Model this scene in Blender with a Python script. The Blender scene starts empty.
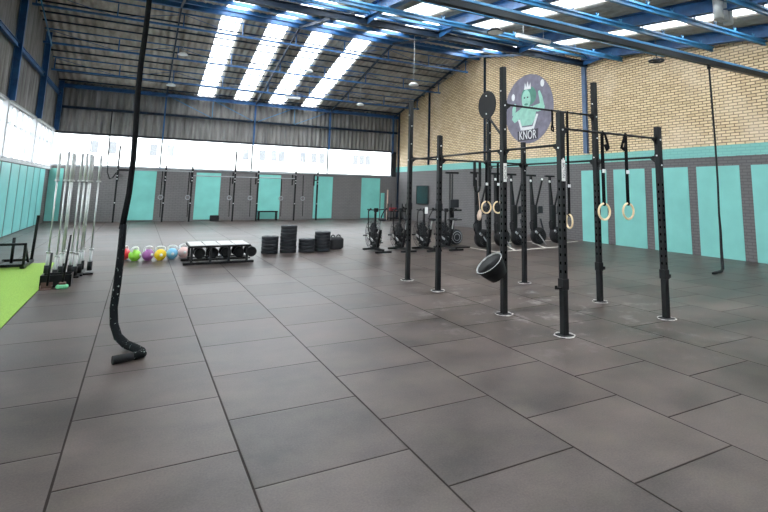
import bpy, math, random
from mathutils import Vector, Matrix
random.seed(7)
PI = math.pi
sc = bpy.context.scene
COL = sc.collection

# ------------------------------------------------------------------ materials
def newmat(name):
    m = bpy.data.materials.new(name); m.use_nodes = True
    nt = m.node_tree; b = nt.nodes['Principled BSDF']
    return m, nt, b

class NB:
    """small node helper"""
    def __init__(s, nt): s.nt = nt
    def n(s, t, **kw):
        o = s.nt.nodes.new(t)
        for k, v in kw.items(): setattr(o, k, v)
        return o
    def l(s, a, b): s.nt.links.new(a, b)
    def m(s, op, a, b=None, c=None):
        o = s.n('ShaderNodeMath', operation=op)
        for i, v in enumerate((a, b, c)):
            if v is None: continue
            if isinstance(v, (int, float)): o.inputs[i].default_value = v
            else: s.l(v, o.inputs[i])
        return o.outputs[0]
    def mix(s, f, a, b):
        o = s.n('ShaderNodeMix', data_type='RGBA')
        for i, v in ((0, f), (6, a), (7, b)):
            if isinstance(v, (int, float)): o.inputs[i].default_value = v
            elif isinstance(v, tuple): o.inputs[i].default_value = v + (1,) if len(v) == 3 else v
            else: s.l(v, o.inputs[i])
        return o.outputs[2]
    def noise(s, vec, scale, detail=3, rough=.55):
        o = s.n('ShaderNodeTexNoise'); o.inputs['Scale'].default_value = scale
        o.inputs['Detail'].default_value = detail; o.inputs['Roughness'].default_value = rough
        if vec is not None: s.l(vec, o.inputs['Vector'])
        return o.outputs['Fac']
    def ramp(s, f, lo, hi):
        o = s.n('ShaderNodeMapRange'); o.inputs['From Min'].default_value = lo; o.inputs['From Max'].default_value = hi
        s.l(f, o.inputs['Value']); return o.outputs[0]
    def bump(s, h, strength, dist, b):
        o = s.n('ShaderNodeBump'); o.inputs['Strength'].default_value = strength; o.inputs['Distance'].default_value = dist
        s.l(h, o.inputs['Height']); s.l(o.outputs[0], b.inputs['Normal'])

MATS = {}
def mat(name, col, rough=.5, metal=0., var=.12, scale=6., bump=0., coat=0., spec=.5):
    if name in MATS: return MATS[name]
    m, nt, b = newmat(name); B = NB(nt)
    tc = B.n('ShaderNodeTexCoord')
    f = B.noise(tc.outputs['Object'], scale, 4)
    lo = tuple(c * (1 - var) for c in col); hi = tuple(min(1, c * (1 + var)) for c in col)
    B.l(B.mix(B.ramp(f, .3, .7), lo, hi), b.inputs['Base Color'])
    b.inputs['Roughness'].default_value = rough; b.inputs['Metallic'].default_value = metal
    b.inputs['Coat Weight'].default_value = coat; b.inputs['Specular IOR Level'].default_value = spec
    if bump: B.bump(B.noise(tc.outputs['Object'], scale * 8, 3), bump, .004, b)
    MATS[name] = m; return m

mat('black_steel', (.007, .007, .008), .5, 0, .3, 9, spec=.28)
mat('black_rubber', (.010, .010, .011), .6, 0, .3, 9, .2, spec=.25)
mat('bumper_rubber', (.017, .018, .022), .55, 0, .25, 12, spec=.35)
mat('dark_hole', (.002, .002, .002), .9)
mat('bolt_zinc', (.75, .75, .74), .35, .4, .05)
mat('chrome', (.50, .50, .495), .38, .35, .08, 20)
mat('sleeve_chrome', (.48, .48, .475), .45, .2, .08, 20)
mat('tube_grey', (.55, .56, .55), .4, .2, .1, 12)
mat('brushed_grey', (.30, .31, .32), .4, .5, .1, 20)
mat('blue_steel', (.022, .105, .27), .42, 0, .35, 3)
mat('blue_steel_light', (.05, .21, .40), .4, 0, .3, 3)
mat('dark_blue_steel', (.012, .026, .050), .5, 0, .4, 3, spec=.3)
mat('slate_steel', (.09, .14, .24), .5, 0, .25, 3)
mat('grey_steel', (.33, .34, .35), .5, 0, .15, 3)
mat('dark_grey_steel', (.025, .027, .031), .5, 0, .25, 3, spec=.3)
mat('beam_dark', (.008, .012, .016), .45, 0, .3, 3, spec=.3)
mat('pale_trim', (.62, .65, .66), .6, 0, .1, 5)
mat('teal_paint', (.19, .50, .45), .6, 0, .07, 1.6, .15)
mat('teal_board', (.22, .63, .56), .45, 0, .09, 1.3)
mat('cyan_board', (.24, .70, .68), .4, 0, .08, 1.3)
mat('wood_ring', (.78, .60, .36), .45, 0, .12, 14)
mat('strap', (.007, .007, .008), .85, 0, .3, 30, spec=.1)
mat('chalk', (.55, .53, .51), .9, 0, .3, 30)
mat('white_label', (.78, .77, .72), .6, 0, .05)
mat('white_plastic', (.82, .82, .80), .4, 0, .04)
mat('grey_white_panel', (.56, .55, .53), .6, 0, .08, 8, spec=.2)
mat('chalky_lining', (.26, .26, .255), .8, 0, .6, 16)
mat('lamp_glass', (.85, .86, .85), .3, 0, .05)
mat('turf', (.27, .44, .065), .9, 0, .22, 60, .5)
mat('concrete', (.33, .33, .33), .85, 0, .12, 2)
mat('asphalt', (.45, .45, .44), .9, 0, .1, 1)
mat('facade', (.86, .86, .84), .8, 0, .04, 1)
mat('facade_glass', (.12, .122, .126), .6, 0, .1, 3, spec=.1)
mat('mural_grey', (.20, .185, .235), .85, 0, .22, 3.5)
mat('mural_mint', (.33, .60, .50), .85, 0, .12, 5)
mat('mural_green', (.10, .26, .20), .85, 0, .15, 5)
mat('mural_white', (.75, .75, .76), .85, 0, .06, 5)
mat('mural_dark', (.06, .055, .07), .85, 0, .1, 5)
mat('kb_red', (.72, .03, .04), .3, 0, .08, 6)
mat('kb_green', (.30, .68, .06), .3, 0, .08, 6)
mat('kb_purple', (.36, .12, .36), .3, 0, .08, 6)
mat('kb_yellow', (.88, .60, .02), .3, 0, .08, 6)
mat('kb_blue', (.22, .55, .82), .3, 0, .08, 6)
mat('kb_pink', (.85, .56, .52), .3, 0, .08, 6)
mat('bag_fabric', (.015, .015, .017), .85, 0, .3, 20, .3)
mat('screen_dark', (.012, .03, .032), .25, 0, .2, 4)
mat('red_plastic', (.28, .02, .03), .6)
mat('tan_plastic', (.62, .46, .36), .6)
mat('mint_brush', (.18, .55, .30), .9, 0, .2, 60, .6)
mat('bare_brown', (.11, .06, .05), .8)
mat('foil_grey', (.42, .42, .41), .45, .3, .1)
mat('tape_white', (.78, .74, .66), .7, 0, .08, 8)

# rubber floor mats: columns 1 m wide along Y, joints staggered by half a mat
def floor_mat():
    m, nt, b = newmat('rubber_mat_floor'); B = NB(nt)
    tc = B.n('ShaderNodeTexCoord'); sep = B.n('ShaderNodeSeparateXYZ'); B.l(tc.outputs['Object'], sep.inputs[0])
    X, Y = sep.outputs[0], sep.outputs[1]
    ix = B.m('FLOOR', X); fx = B.m('SUBTRACT', X, ix)
    odd = B.m('MODULO', B.m('ADD', ix, 41.), 2.)          # ix=1 -> 42%2=0 ; ix=2 -> 1
    v = B.m('ADD', B.m('MULTIPLY', Y, 1 / .9592), B.m('MULTIPLY', odd, .5))
    iv = B.m('FLOOR', v); fv = B.m('SUBTRACT', v, iv)
    dx = B.m('MINIMUM', fx, B.m('SUBTRACT', 1., fx)); dy = B.m('MINIMUM', fv, B.m('SUBTRACT', 1., fv))
    wob = B.m('MULTIPLY', B.noise(tc.outputs['Object'], 1.7, 2), .007)
    d = B.m('SUBTRACT', B.m('MINIMUM', dx, dy), wob)
    seam = B.ramp(d, .0048, .0018)
    bevel = B.ramp(d, .0, .010)
    cb = B.n('ShaderNodeCombineXYZ'); B.l(ix, cb.inputs[0]); B.l(iv, cb.inputs[1])
    wn = B.n('ShaderNodeTexWhiteNoise', noise_dimensions='2D'); B.l(cb.outputs[0], wn.inputs['Vector'])
    mp = B.n('ShaderNodeMapping'); mp.inputs['Scale'].default_value = (1, 1.3, 1); B.l(tc.outputs['Object'], mp.inputs[0])
    blot = B.noise(mp.outputs[0], 1.1, 6, .6)
    fine = B.noise(tc.outputs['Object'], 75, 3, .7)
    stain = B.ramp(B.noise(tc.outputs['Object'], 2.6, 5, .62), .5, .74)
    shade = B.m('ADD', B.m('MULTIPLY', blot, .9), B.m('ADD', B.m('MULTIPLY', wn.outputs['Value'], .16), B.m('MULTIPLY', fine, .45)))
    col = B.mix(B.ramp(shade, .56, 1.0), (.027, .020, .0182), (.118, .090, .081))
    col = B.mix(B.m('MULTIPLY', stain, .3), col, (.10, .087, .060))
    # chalk dust trodden in around the pull-up rig
    dist = B.n('ShaderNodeVectorMath', operation='DISTANCE'); B.l(tc.outputs['Object'], dist.inputs[0]); dist.inputs[1].default_value = (6.9, 2.6, 0)
    near = B.ramp(dist.outputs['Value'], 3.2, .6)
    ck = B.ramp(B.noise(tc.outputs['Object'], 2.4, 7, .72), .54, .72)
    col = B.mix(B.m('MULTIPLY', B.m('MULTIPLY', near, ck), .5), col, (.45, .42, .40))
    col = B.mix(B.m('MULTIPLY', seam, .75), col, (.008, .005, .0045))
    B.l(col, b.inputs['Base Color'])
    B.l(B.m('ADD', B.m('MULTIPLY', blot, .22), .30), b.inputs['Roughness'])
    B.l(B.m('SUBTRACT', .27, B.m('MULTIPLY', seam, .25)), b.inputs['Specular IOR Level'])
    h = B.m('ADD', B.m('MULTIPLY', bevel, 1.), B.m('MULTIPLY', fine, .12))
    B.bump(h, .4, .004, b)
    return m
FLOOR = floor_mat()

def brick_mat(name, axis, painted_only=False):
    """axis: object axis that runs along the wall ('Y' for the right wall, 'X' for the far wall)"""
    m, nt, b = newmat(name); B = NB(nt)
    tc = B.n('ShaderNodeTexCoord'); sep = B.n('ShaderNodeSeparateXYZ'); B.l(tc.outputs['Object'], sep.inputs[0])
    cb = B.n('ShaderNodeCombineXYZ'); B.l(sep.outputs[1 if axis == 'Y' else 0], cb.inputs[0]); B.l(sep.outputs[2], cb.inputs[1])
    br = B.n('ShaderNodeTexBrick'); B.l(cb.outputs[0], br.inputs['Vector'])
    br.inputs['Scale'].default_value = 1; br.inputs['Brick Width'].default_value = .25; br.inputs['Row Height'].default_value = .085
    br.inputs['Mortar Size'].default_value = .014; br.inputs['Mortar Smooth'].default_value = .3; br.inputs['Bias'].default_value = -.2
    br.inputs['Color1'].default_value = (.74, .57, .35, 1); br.inputs['Color2'].default_value = (.56, .40, .23, 1)
    br.inputs['Mortar'].default_value = (.15, .10, .06, 1)
    big = B.noise(tc.outputs['Object'], .55, 5, .6)
    raw = B.mix(B.m('MULTIPLY', B.ramp(big, .48, .75), .55), br.outputs['Color'], (.74, .60, .46))
    paintf = br.outputs['Fac']
    n2 = B.noise(tc.outputs['Object'], 3, 4)
    grey = B.mix(B.m('MULTIPLY', paintf, .55), B.mix(n2, (.105, .098, .098), (.150, .138, .138)), (.060, .056, .057))
    teal = B.mix(B.m('MULTIPLY', paintf, .40), B.mix(n2, (.17, .43, .39), (.21, .50, .45)), (.11, .30, .27))
    z = sep.outputs[2]
    if painted_only:
        col = B.mix(B.m('MULTIPLY', paintf, .5), B.mix(n2, (.155, .145, .143), (.225, .210, .206)), (.09, .085, .085))
    else:
        ledge = B.m('ADD', z, B.m('MULTIPLY', B.noise(tc.outputs['Object'], 9, 2), .02))
        col = B.mix(B.m('GREATER_THAN', ledge, 2.85), grey, teal)
        col = B.mix(B.m('GREATER_THAN', ledge, 3.17), col, raw)
    B.l(col, b.inputs['Base Color']); b.inputs['Roughness'].default_value = .72
    B.bump(B.m('SUBTRACT', 1., paintf), .5, .008, b)
    return m
BRICK_R = brick_mat('brick_wall_right', 'Y')
BRICK_F = brick_mat('painted_brick', 'X', True)
BRICK_L = brick_mat('painted_brick_side', 'Y', True)

def cement(name, a, c, sc_=.5):
    m, nt, b = newmat(name); B = NB(nt)
    tc = B.n('ShaderNodeTexCoord')
    mp = B.n('ShaderNodeMapping'); mp.inputs['Scale'].default_value = sc_ if isinstance(sc_, tuple) else (1, 1, 1); B.l(tc.outputs['Object'], mp.inputs[0])
    f = B.noise(mp.outputs[0], 1.4, 6, .65)
    B.l(B.mix(B.ramp(f, .3, .72), a, c), b.inputs['Base Color']); b.inputs['Roughness'].default_value = .8
    return m
ROOF = cement('fibre_cement_roof', (.24, .205, .17), (.58, .54, .47), (1.5, .7, 1))
CLAD = cement('fibre_cement_cladding', (.11, .10, .095), (.33, .32, .305), (3.0, 3.0, .35))

def sheet_mat(name, trans, tint):
    m, nt, b = newmat(name); B = NB(nt)
    nt.nodes.remove(b); out = nt.nodes['Material Output']
    t = B.n('ShaderNodeBsdfTransparent'); t.inputs[0].default_value = tint + (1,)
    d = B.n('ShaderNodeBsdfTranslucent'); d.inputs[0].default_value = (.9, .9, .88, 1)
    tc = B.n('ShaderNodeTexCoord'); f = B.noise(tc.outputs['Object'], 1.3, 4)
    ms = B.n('ShaderNodeMixShader'); B.l(B.m('ADD', B.m('MULTIPLY', f, .12), 1 - trans - .06), ms.inputs[0]); B.l(t.outputs[0], ms.inputs[1]); B.l(d.outputs[0], ms.inputs[2])
    B.l(ms.outputs[0], out.inputs[0]); return m
SKYL = sheet_mat('translucent_roof_sheet', .55, (.95, .97, 1))
def glass_mat():
    m, nt, b = newmat('window_glass'); B = NB(nt)
    nt.nodes.remove(b); out = nt.nodes['Material Output']
    t = B.n('ShaderNodeBsdfTransparent'); t.inputs[0].default_value = (.93, .95, .96, 1)
    g = B.n('ShaderNodeBsdfGlossy'); g.inputs['Roughness'].default_value = .05
    tc = B.n('ShaderNodeTexCoord'); f = B.noise(tc.outputs['Object'], 2, 3)
    ms = B.n('ShaderNodeMixShader'); B.l(B.m('ADD', B.m('MULTIPLY', f, .03), .03), ms.inputs[0]); B.l(t.outputs[0], ms.inputs[1]); B.l(g.outputs[0], ms.inputs[2])
    B.l(ms.outputs[0], out.inputs[0]); return m
GLASS = glass_mat()

def perforated():
    m, nt, b = newmat('perforated_black_steel'); B = NB(nt)
    tc = B.n('ShaderNodeTexCoord'); sep = B.n('ShaderNodeSeparateXYZ'); B.l(tc.outputs['Object'], sep.inputs[0])
    z = sep.outputs[2]; fz = B.m('SUBTRACT', B.m('FRACT', B.m('MULTIPLY', z, 10.)), .5)
    inx = B.m('LESS_THAN', B.m('ABSOLUTE', sep.outputs[0]), .012); iny = B.m('LESS_THAN', B.m('ABSOLUTE', sep.outputs[1]), .012)
    hole = B.m('MULTIPLY', B.m('MULTIPLY', B.m('MAXIMUM', inx, iny), B.m('LESS_THAN', B.m('ABSOLUTE', fz), .17)), B.m('MULTIPLY', B.m('GREATER_THAN', z, .72), B.m('LESS_THAN', z, 1.9)))
    f = B.noise(tc.outputs['Object'], 9, 4)
    B.l(B.mix(hole, B.mix(f, (.006, .006, .007), (.010, .010, .011)), (.0005, .0005, .0005)), b.inputs['Base Color'])
    b.inputs['Roughness'].default_value = .5; b.inputs['Specular IOR Level'].default_value = .28
    B.l(B.m('MULTIPLY', B.m('SUBTRACT', 1., hole), .28), b.inputs['Specular IOR Level'])
    return m
PERF = perforated()
def rope_mat():
    m, nt, b = newmat('rope_cover'); B = NB(nt)
    tc = B.n('ShaderNodeTexCoord')
    vo = B.n('ShaderNodeTexVoronoi'); vo.inputs['Scale'].default_value = 42
    mp = B.n('ShaderNodeMapping'); mp.inputs['Scale'].default_value = (1, 1, .6); B.l(tc.outputs['Object'], mp.inputs[0]); B.l(mp.outputs[0], vo.inputs['Vector'])
    f = B.ramp(B.noise(mp.outputs[0], 38, 3), .64, .70)
    B.l(B.mix(B.m('MULTIPLY', f, .8), (.007, .008, .009), (.30, .35, .33)), b.inputs['Base Color']); b.inputs['Roughness'].default_value = .85; b.inputs['Specular IOR Level'].default_value = .1
    B.bump(vo.outputs['Distance'], .8, .004, b)
    return m
ROPE = rope_mat()

# ------------------------------------------------------------------ mesh builder
class MB:
    def __init__(s): s.v = []; s.f = []; s.sm = []
    def add(s, vs, fs, smooth=False):
        o = len(s.v); s.v += [tuple(v) for v in vs]; s.f += [tuple(i + o for i in f) for f in fs]; s.sm += [smooth] * len(fs); return s
    def box(s, a, b):
        x0, y0, z0 = a; x1, y1, z1 = b
        return s.add([(x0, y0, z0), (x1, y0, z0), (x1, y1, z0), (x0, y1, z0), (x0, y0, z1), (x1, y0, z1), (x1, y1, z1), (x0, y1, z1)],
                     [(0, 3, 2, 1), (4, 5, 6, 7), (0, 1, 5, 4), (1, 2, 6, 5), (2, 3, 7, 6), (3, 0, 4, 7)])
    def cbox(s, c, d, rz=0, bev=0):
        hx, hy, hz = d[0] / 2, d[1] / 2, d[2] / 2; ca, sa = math.cos(rz), math.sin(rz)
        if bev:
            # chamfered box: octagonal plan plus inset top and bottom
            e = min(bev, hx * .9, hy * .9, hz * .9); vs = []
            for z, k in ((-hz, e), (-hz + e, 0), (hz - e, 0), (hz, e)):
                X, Y = hx - k, hy - k
                for x, y in ((X - e, -Y), (X, -Y + e), (X, Y - e), (X - e, Y), (-X + e, Y), (-X, Y - e), (-X, -Y + e), (-X + e, -Y)):
                    vs.append((c[0] + x * ca - y * sa, c[1] + x * sa + y * ca, c[2] + z))
            fs = [tuple(reversed(range(8))), tuple(range(24, 32))]
            for r in range(3):
                for i in range(8): j = (i + 1) % 8; fs.append((r * 8 + i, r * 8 + j, r * 8 + 8 + j, r * 8 + 8 + i))
            return s.add(vs, fs)
        vs = []
        for z in (-hz, hz):
            for x, y in ((-hx, -hy), (hx, -hy), (hx, hy), (-hx, hy)):
                vs.append((c[0] + x * ca - y * sa, c[1] + x * sa + y * ca, c[2] + z))
        return s.add(vs, [(0, 3, 2, 1), (4, 5, 6, 7), (0, 1, 5, 4), (1, 2, 6, 5), (2, 3, 7, 6), (3, 0, 4, 7)])
    def bar(s, p, q, w, h=None, up=(0, 0, 1)):
        h = h or w; p = Vector(p); q = Vector(q); d = (q - p).normalized(); u = Vector(up)
        if abs(d.dot(u)) > .98: u = Vector((0, 1, 0))
        x = d.cross(u).normalized(); y = x.cross(d).normalized(); vs = []
        for c in (p, q):
            for a, b in ((-1, -1), (1, -1), (1, 1), (-1, 1)): vs.append(c + x * a * w / 2 + y * b * h / 2)
        return s.add(vs, [(0, 1, 2, 3), (7, 6, 5, 4), (0, 4, 5, 1), (1, 5, 6, 2), (2, 6, 7, 3), (3, 7, 4, 0)])
    def ibeam(s, p, q, w, h, t=.014, up=(0, 0, 1)):
        p = Vector(p); q = Vector(q); d = (q - p).normalized(); u = Vector(up)
        if abs(d.dot(u)) > .98: u = Vector((0, 1, 0))
        x = d.cross(u).normalized(); y = x.cross(d).normalized()
        for o in (1, -1): s.bar(p + y * o * (h / 2 - t / 2), q + y * o * (h / 2 - t / 2), w, t, y)
        return s.bar(p, q, t, h, y)
    def tube(s, pts, r, n=10, closed=False, cap=True):
        pts = [Vector(p) for p in pts]; N = len(pts); rs = r if isinstance(r, (list, tuple)) else [r] * N
        vs = []; prev = None
        for i, p in enumerate(pts):
            if closed: t = pts[(i + 1) % N] - pts[i - 1]
            else: t = pts[min(i + 1, N - 1)] - pts[max(i - 1, 0)]
            t.normalize()
            if prev is None:
                u = Vector((0, 0, 1)) if abs(t.z) < .9 else Vector((1, 0, 0)); x = t.cross(u).normalized()
            else:
                x = (prev - t * prev.dot(t)).normalized()
            prev = x; y = t.cross(x)
            for k in range(n):
                a = 2 * PI * k / n; vs.append(p + (x * math.cos(a) + y * math.sin(a)) * rs[i])
        fs = []
        for i in range(N if closed else N - 1):
            j = (i + 1) % N
            for k in range(n): l = (k + 1) % n; fs.append((i * n + k, i * n + l, j * n + l, j * n + k))
        s.add(vs, fs, True)
        if cap and not closed:
            o = len(s.v) - len(vs); s.f += [tuple(o + k for k in reversed(range(n))), tuple(o + (N - 1) * n + k for k in range(n))]; s.sm += [False, False]
        return s
    def cyl(s, p, q, r, r2=None, n=20): return s.tube([p, q], [r, r if r2 is None else r2], n)
    def lathe(s, prof, c=(0, 0, 0), axis=(0, 0, 1), n=28, smooth=True):
        a = Vector(axis).normalized(); u = Vector((0, 0, 1)) if abs(a.z) < .9 else Vector((1, 0, 0)); x = a.cross(u).normalized(); y = a.cross(x); c = Vector(c)
        vs = []; fs = []
        for r, z in prof:
            for k in range(n): t = 2 * PI * k / n; vs.append(c + a * z + (x * math.cos(t) + y * math.sin(t)) * max(r, 1e-4))
        for i in range(len(prof) - 1):
            for k in range(n): l = (k + 1) % n; fs.append((i * n + k, i * n + l, (i + 1) * n + l, (i + 1) * n + k))
        fs.append(tuple(range(n))); fs.append(tuple(reversed(range((len(prof) - 1) * n, len(prof) * n))))
        return s.add(vs, fs, smooth)
    def torus(s, c, R, r, axis=(0, 0, 1), n=36, m=10):
        a = Vector(axis).normalized(); u = Vector((0, 0, 1)) if abs(a.z) < .9 else Vector((1, 0, 0)); x = a.cross(u).normalized(); y = a.cross(x); c = Vector(c)
        return s.tube([c + (x * math.cos(2 * PI * k / n) + y * math.sin(2 * PI * k / n)) * R for k in range(n)], r, m, True)
    def prism(s, poly, d):
        """poly: 3D planar points, d: extrusion vector"""
        n = len(poly); d = Vector(d); vs = [Vector(p) for p in poly] + [Vector(p) + d for p in poly]
        fs = [tuple(range(n)), tuple(reversed(range(n, 2 * n)))] + [(i, i + n, (i + 1) % n + n, (i + 1) % n) for i in range(n)]
        return s.add(vs, fs)
    def corr(s, O, U, width, tops, V, N, pitch=.18, amp=.028, th=.008, rows=1):
        """corrugated sheet; waves run across U, sheet extends along V by tops(u)"""
        O, U, V, N = map(Vector, (O, U, V, N)); step = pitch / 8; cnt = max(2, int(round(width / step)))
        for side in (0, 1):
            vs = []; fs = []
            for i in range(cnt + 1):
                u = width * i / cnt; h = math.cos(2 * PI * u / pitch) * amp + (th if side else 0)
                L = tops(u) if callable(tops) else tops
                for k in range(rows + 1): vs.append(O + U * u + V * (L * k / rows) + N * h)
            r = rows + 1
            for i in range(cnt):
                for k in range(rows):
                    q = (i * r + k, (i + 1) * r + k, (i + 1) * r + k + 1, i * r + k + 1)
                    fs.append(q if side else tuple(reversed(q)))
            s.add(vs, fs, True)
        return s
    def build(s, name, m, parent=None, bevel=0):
        me = bpy.data.meshes.new(name); me.from_pydata([tuple(v) for v in s.v], [], s.f); me.validate()
        if len(me.polygons) == len(s.sm): me.polygons.foreach_set('use_smooth', s.sm)
        me.materials.append(MATS[m] if isinstance(m, str) else m)
        o = bpy.data.objects.new(name, me); COL.objects.link(o)
        if parent is not None: o.parent = parent
        if bevel:
            b = o.modifiers.new('bevel', 'BEVEL'); b.width = bevel; b.segments = 2; b.limit_method = 'ANGLE'
        return o

def tag(o, label, cat, group=None, kind=None):
    o['label'] = label; o['category'] = cat
    if group: o['group'] = group
    if kind: o['kind'] = kind
    return o
def thing(name, label, cat, loc=(0, 0, 0), rz=0, group=None):
    o = bpy.data.objects.new(name, None); COL.objects.link(o); o.location = loc; o.rotation_euler = (0, 0, rz); o.empty_display_size = .1
    return tag(o, label, cat, group)
def struct(name, mb, m, label=None, bevel=0):
    o = mb.build(name, m, None, bevel); o['kind'] = 'structure'
    o['label'] = label or name.replace('_', ' '); o['category'] = name.rsplit('_', 1)[0] if name[-1].isdigit() else name.split('_')[0]
    return o
def dup(root, loc, rz=0, label=None, group=None):
    r = root.copy(); COL.objects.link(r); r.location = loc; r.rotation_euler = (0, 0, rz)
    if label: r['label'] = label
    if group: r['group'] = group
    for ch in list(root.children):
        c = ch.copy(); COL.objects.link(c); c.parent = r
        for g in list(ch.children):
            d = g.copy(); COL.objects.link(d); d.parent = c
    return r
_tn = [0]
def trim(mb, m, label, bevel=0):
    _tn[0] += 1; return struct('trim_%d' % _tn[0], mb, m, label, bevel)
_wn = [0]
def text(parent, name, s_, size, m, loc, rot, ext=.002, sx=1):
    cu = bpy.data.curves.new(name, 'FONT'); cu.body = s_; cu.size = size; cu.extrude = ext; cu.align_x = 'CENTER'; cu.align_y = 'CENTER'
    o = bpy.data.objects.new(name, cu); COL.objects.link(o)
    dg = bpy.context.evaluated_depsgraph_get(); me = bpy.data.meshes.new_from_object(o.evaluated_get(dg)); bpy.data.objects.remove(o)
    me.materials.clear(); me.materials.append(MATS[m]); o = bpy.data.objects.new(name, me); COL.objects.link(o)
    o.parent = parent; o.location = loc; o.rotation_euler = rot; o.scale = (sx, 1, 1); return o

# ------------------------------------------------------------------ the hall
LX, RX, FY, BY = -2.4, 15.7, 24.5, -8.0
RIDGE_Y, RIDGE_Z = 16.1, 8.45
KNEE_Y, KNEE_Z = 9.5, 7.1
def roof_z(y):
    if y > RIDGE_Y: return RIDGE_Z - .238 * (y - RIDGE_Y)
    if y > KNEE_Y: return KNEE_Z + (RIDGE_Z - KNEE_Z) * (y - KNEE_Y) / (RIDGE_Y - KNEE_Y)
    return KNEE_Z - .125 * (KNEE_Y - y)
EZ = roof_z(FY)

struct('floor', MB().box((LX - .2, BY - .2, -.12), (RX + .2, FY + .2, 0)), FLOOR, 'grey brown rubber mat floor')
struct('ground', MB().box((-60, -50, -.4), (90, 110, -.15)), 'asphalt', 'pale ground outside the hall')

# right wall: buff brick gable with painted lower part
prof = [(FY + .2, 0), (FY + .2, roof_z(FY) + .02), (RIDGE_Y, RIDGE_Z + .05), (KNEE_Y, KNEE_Z + .03), (BY - .2, roof_z(BY) + .02), (BY - .2, 0)]
FRX = 15.12
def rx(y): return RX if y < 9.6 else RX + (FRX - RX) * (y - 9.6) / (FY - 9.6)
fp = [(FY + .2, 0), (FY + .2, roof_z(FY) + .02), (RIDGE_Y, RIDGE_Z + .05), (9.6, roof_z(9.6) + .03), (9.6, 0)]
npf = [(9.6, 0), (9.6, roof_z(9.6) + .03), (KNEE_Y, KNEE_Z + .03), (BY - .2, roof_z(BY) + .02), (BY - .2, 0)]
struct('wall_right', MB().prism([(rx(y), y, z) for y, z in fp], (.25, 0, 0)).prism([(RX, y, z) for y, z in npf], (.25, 0, 0)), BRICK_R, 'buff brick gable wall with grey painted lower part')
# far wall, lower masonry
mb = MB().box((LX - .2, FY, 0), (RX, FY + .2, 2.56)); struct('wall_far', mb, BRICK_F, 'dark grey painted brick wall under the far windows')
mb = MB().corr((LX, FY + .05, 4.08), (1, 0, 0), RX - LX, EZ - 4.08 + .05, (0, 0, 1), (0, -1, 0), .25, .04)
o = mb.build('cladding', CLAD, bpy.data.objects['wall_far']); o['label'] = 'corrugated grey sheet above the windows'
# left wall
mb = MB().box((LX - .2, BY, 0), (LX, FY, 2.42)); struct('wall_left', mb, BRICK_L, 'grey left wall')
mb = MB().corr((LX - .05, BY, 4.15), (0, 1, 0), FY - BY, lambda u: roof_z(BY + u) - 4.15 + .04, (0, 0, 1), (1, 0, 0), .25, .04)
o = mb.build('cladding', CLAD, bpy.data.objects['wall_left']); o['label'] = 'corrugated grey sheet above the side windows'
# near wall behind the camera, with a window band
mb = MB().box((LX - .2, BY - .2, 0), (RX + .25, BY, roof_z(BY) + .02))
struct('wall_near', mb, 'concrete', 'wall behind the viewer')

# roof sheets between translucent strips
far_strips = [(3.5, 4.27), (5.3, 6.1), (7.12, 7.97), (8.97, 9.82)]
mid_strips = [(3.5, 4.27), (5.3, 6.1), (7.12, 7.97), (8.97, 9.82), (13.9, 14.7)]
near_strips = [(3.0, 3.8), (5.4, 6.2), (7.83, 8.67), (10.2, 11.05), (13.6, 14.35)]
secs = [(FY + .25, RIDGE_Y, far_strips), (RIDGE_Y, KNEE_Y, mid_strips), (KNEE_Y, BY - .2, near_strips)]
ceil = MB(); sky_parts = []
for y0, y1, strips in secs:
    p0 = Vector((0, y0, roof_z(y0))); p1 = Vector((0, y1, roof_z(y1) if y1 != KNEE_Y else KNEE_Z)); V = (p1 - p0); L = V.length; V.normalize(); N = Vector((0, -V.z, V.y)); N = -N if N.z < 0 else N
    edges = [LX - .1] + [e for st in strips for e in st] + [RX + .1]
    for i in range(0, len(edges), 2):
        a, b = edges[i], edges[i + 1]
        ceil.corr(Vector((a, 0, 0)) + p0, (1, 0, 0), b - a, L, V, N, .27, .042)
    for a, b in strips:
        q = MB().corr(Vector((a - .03, 0, 0)) + p0 + N * .012, (1, 0, 0), b - a + .06, L, V, N, .27, .042, .003)
        sky_parts.append((q, (a, b, p0, p1)))
struct('ceiling', ceil, ROOF, 'corrugated fibre cement roof')
def portal(loc, rot_m, sx, sy):
    l = bpy.data.lights.new('daylight_portal', 'AREA'); l.shape = 'RECTANGLE'; l.size = sx; l.size_y = sy; l.cycles.is_portal = True
    o = bpy.data.objects.new('daylight_portal', l); COL.objects.link(o); o.matrix_world = Matrix.Translation(loc) @ rot_m.to_4x4(); return o
def basis(zdir, xdir):
    z = -Vector(zdir).normalized(); x = Vector(xdir).normalized(); y = z.cross(x); return Matrix((x, y, z)).transposed()
for i, (q, (a, b, p0, p1)) in enumerate(sky_parts):
    _wn[0] += 1; struct('window_%d' % _wn[0], q, SKYL, 'translucent white roof light strip')
for y0, y1, strips in secs:
    a, b = min(s_[0] for s_ in strips) - .1, max(s_[1] for s_ in strips) + .1
    yy1 = max(y1, BY); zz0, zz1 = roof_z(y0), roof_z(yy1)
    c = Vector(((a + b) / 2, (y0 + yy1) / 2, (zz0 + zz1) / 2 - .06)); V = Vector((0, y0 - yy1, zz0 - zz1))
    portal(c, basis(Vector((1, 0, 0)).cross(V) * (-1 if Vector((1, 0, 0)).cross(V).z > 0 else 1), (1, 0, 0)), b - a, V.length)

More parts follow.
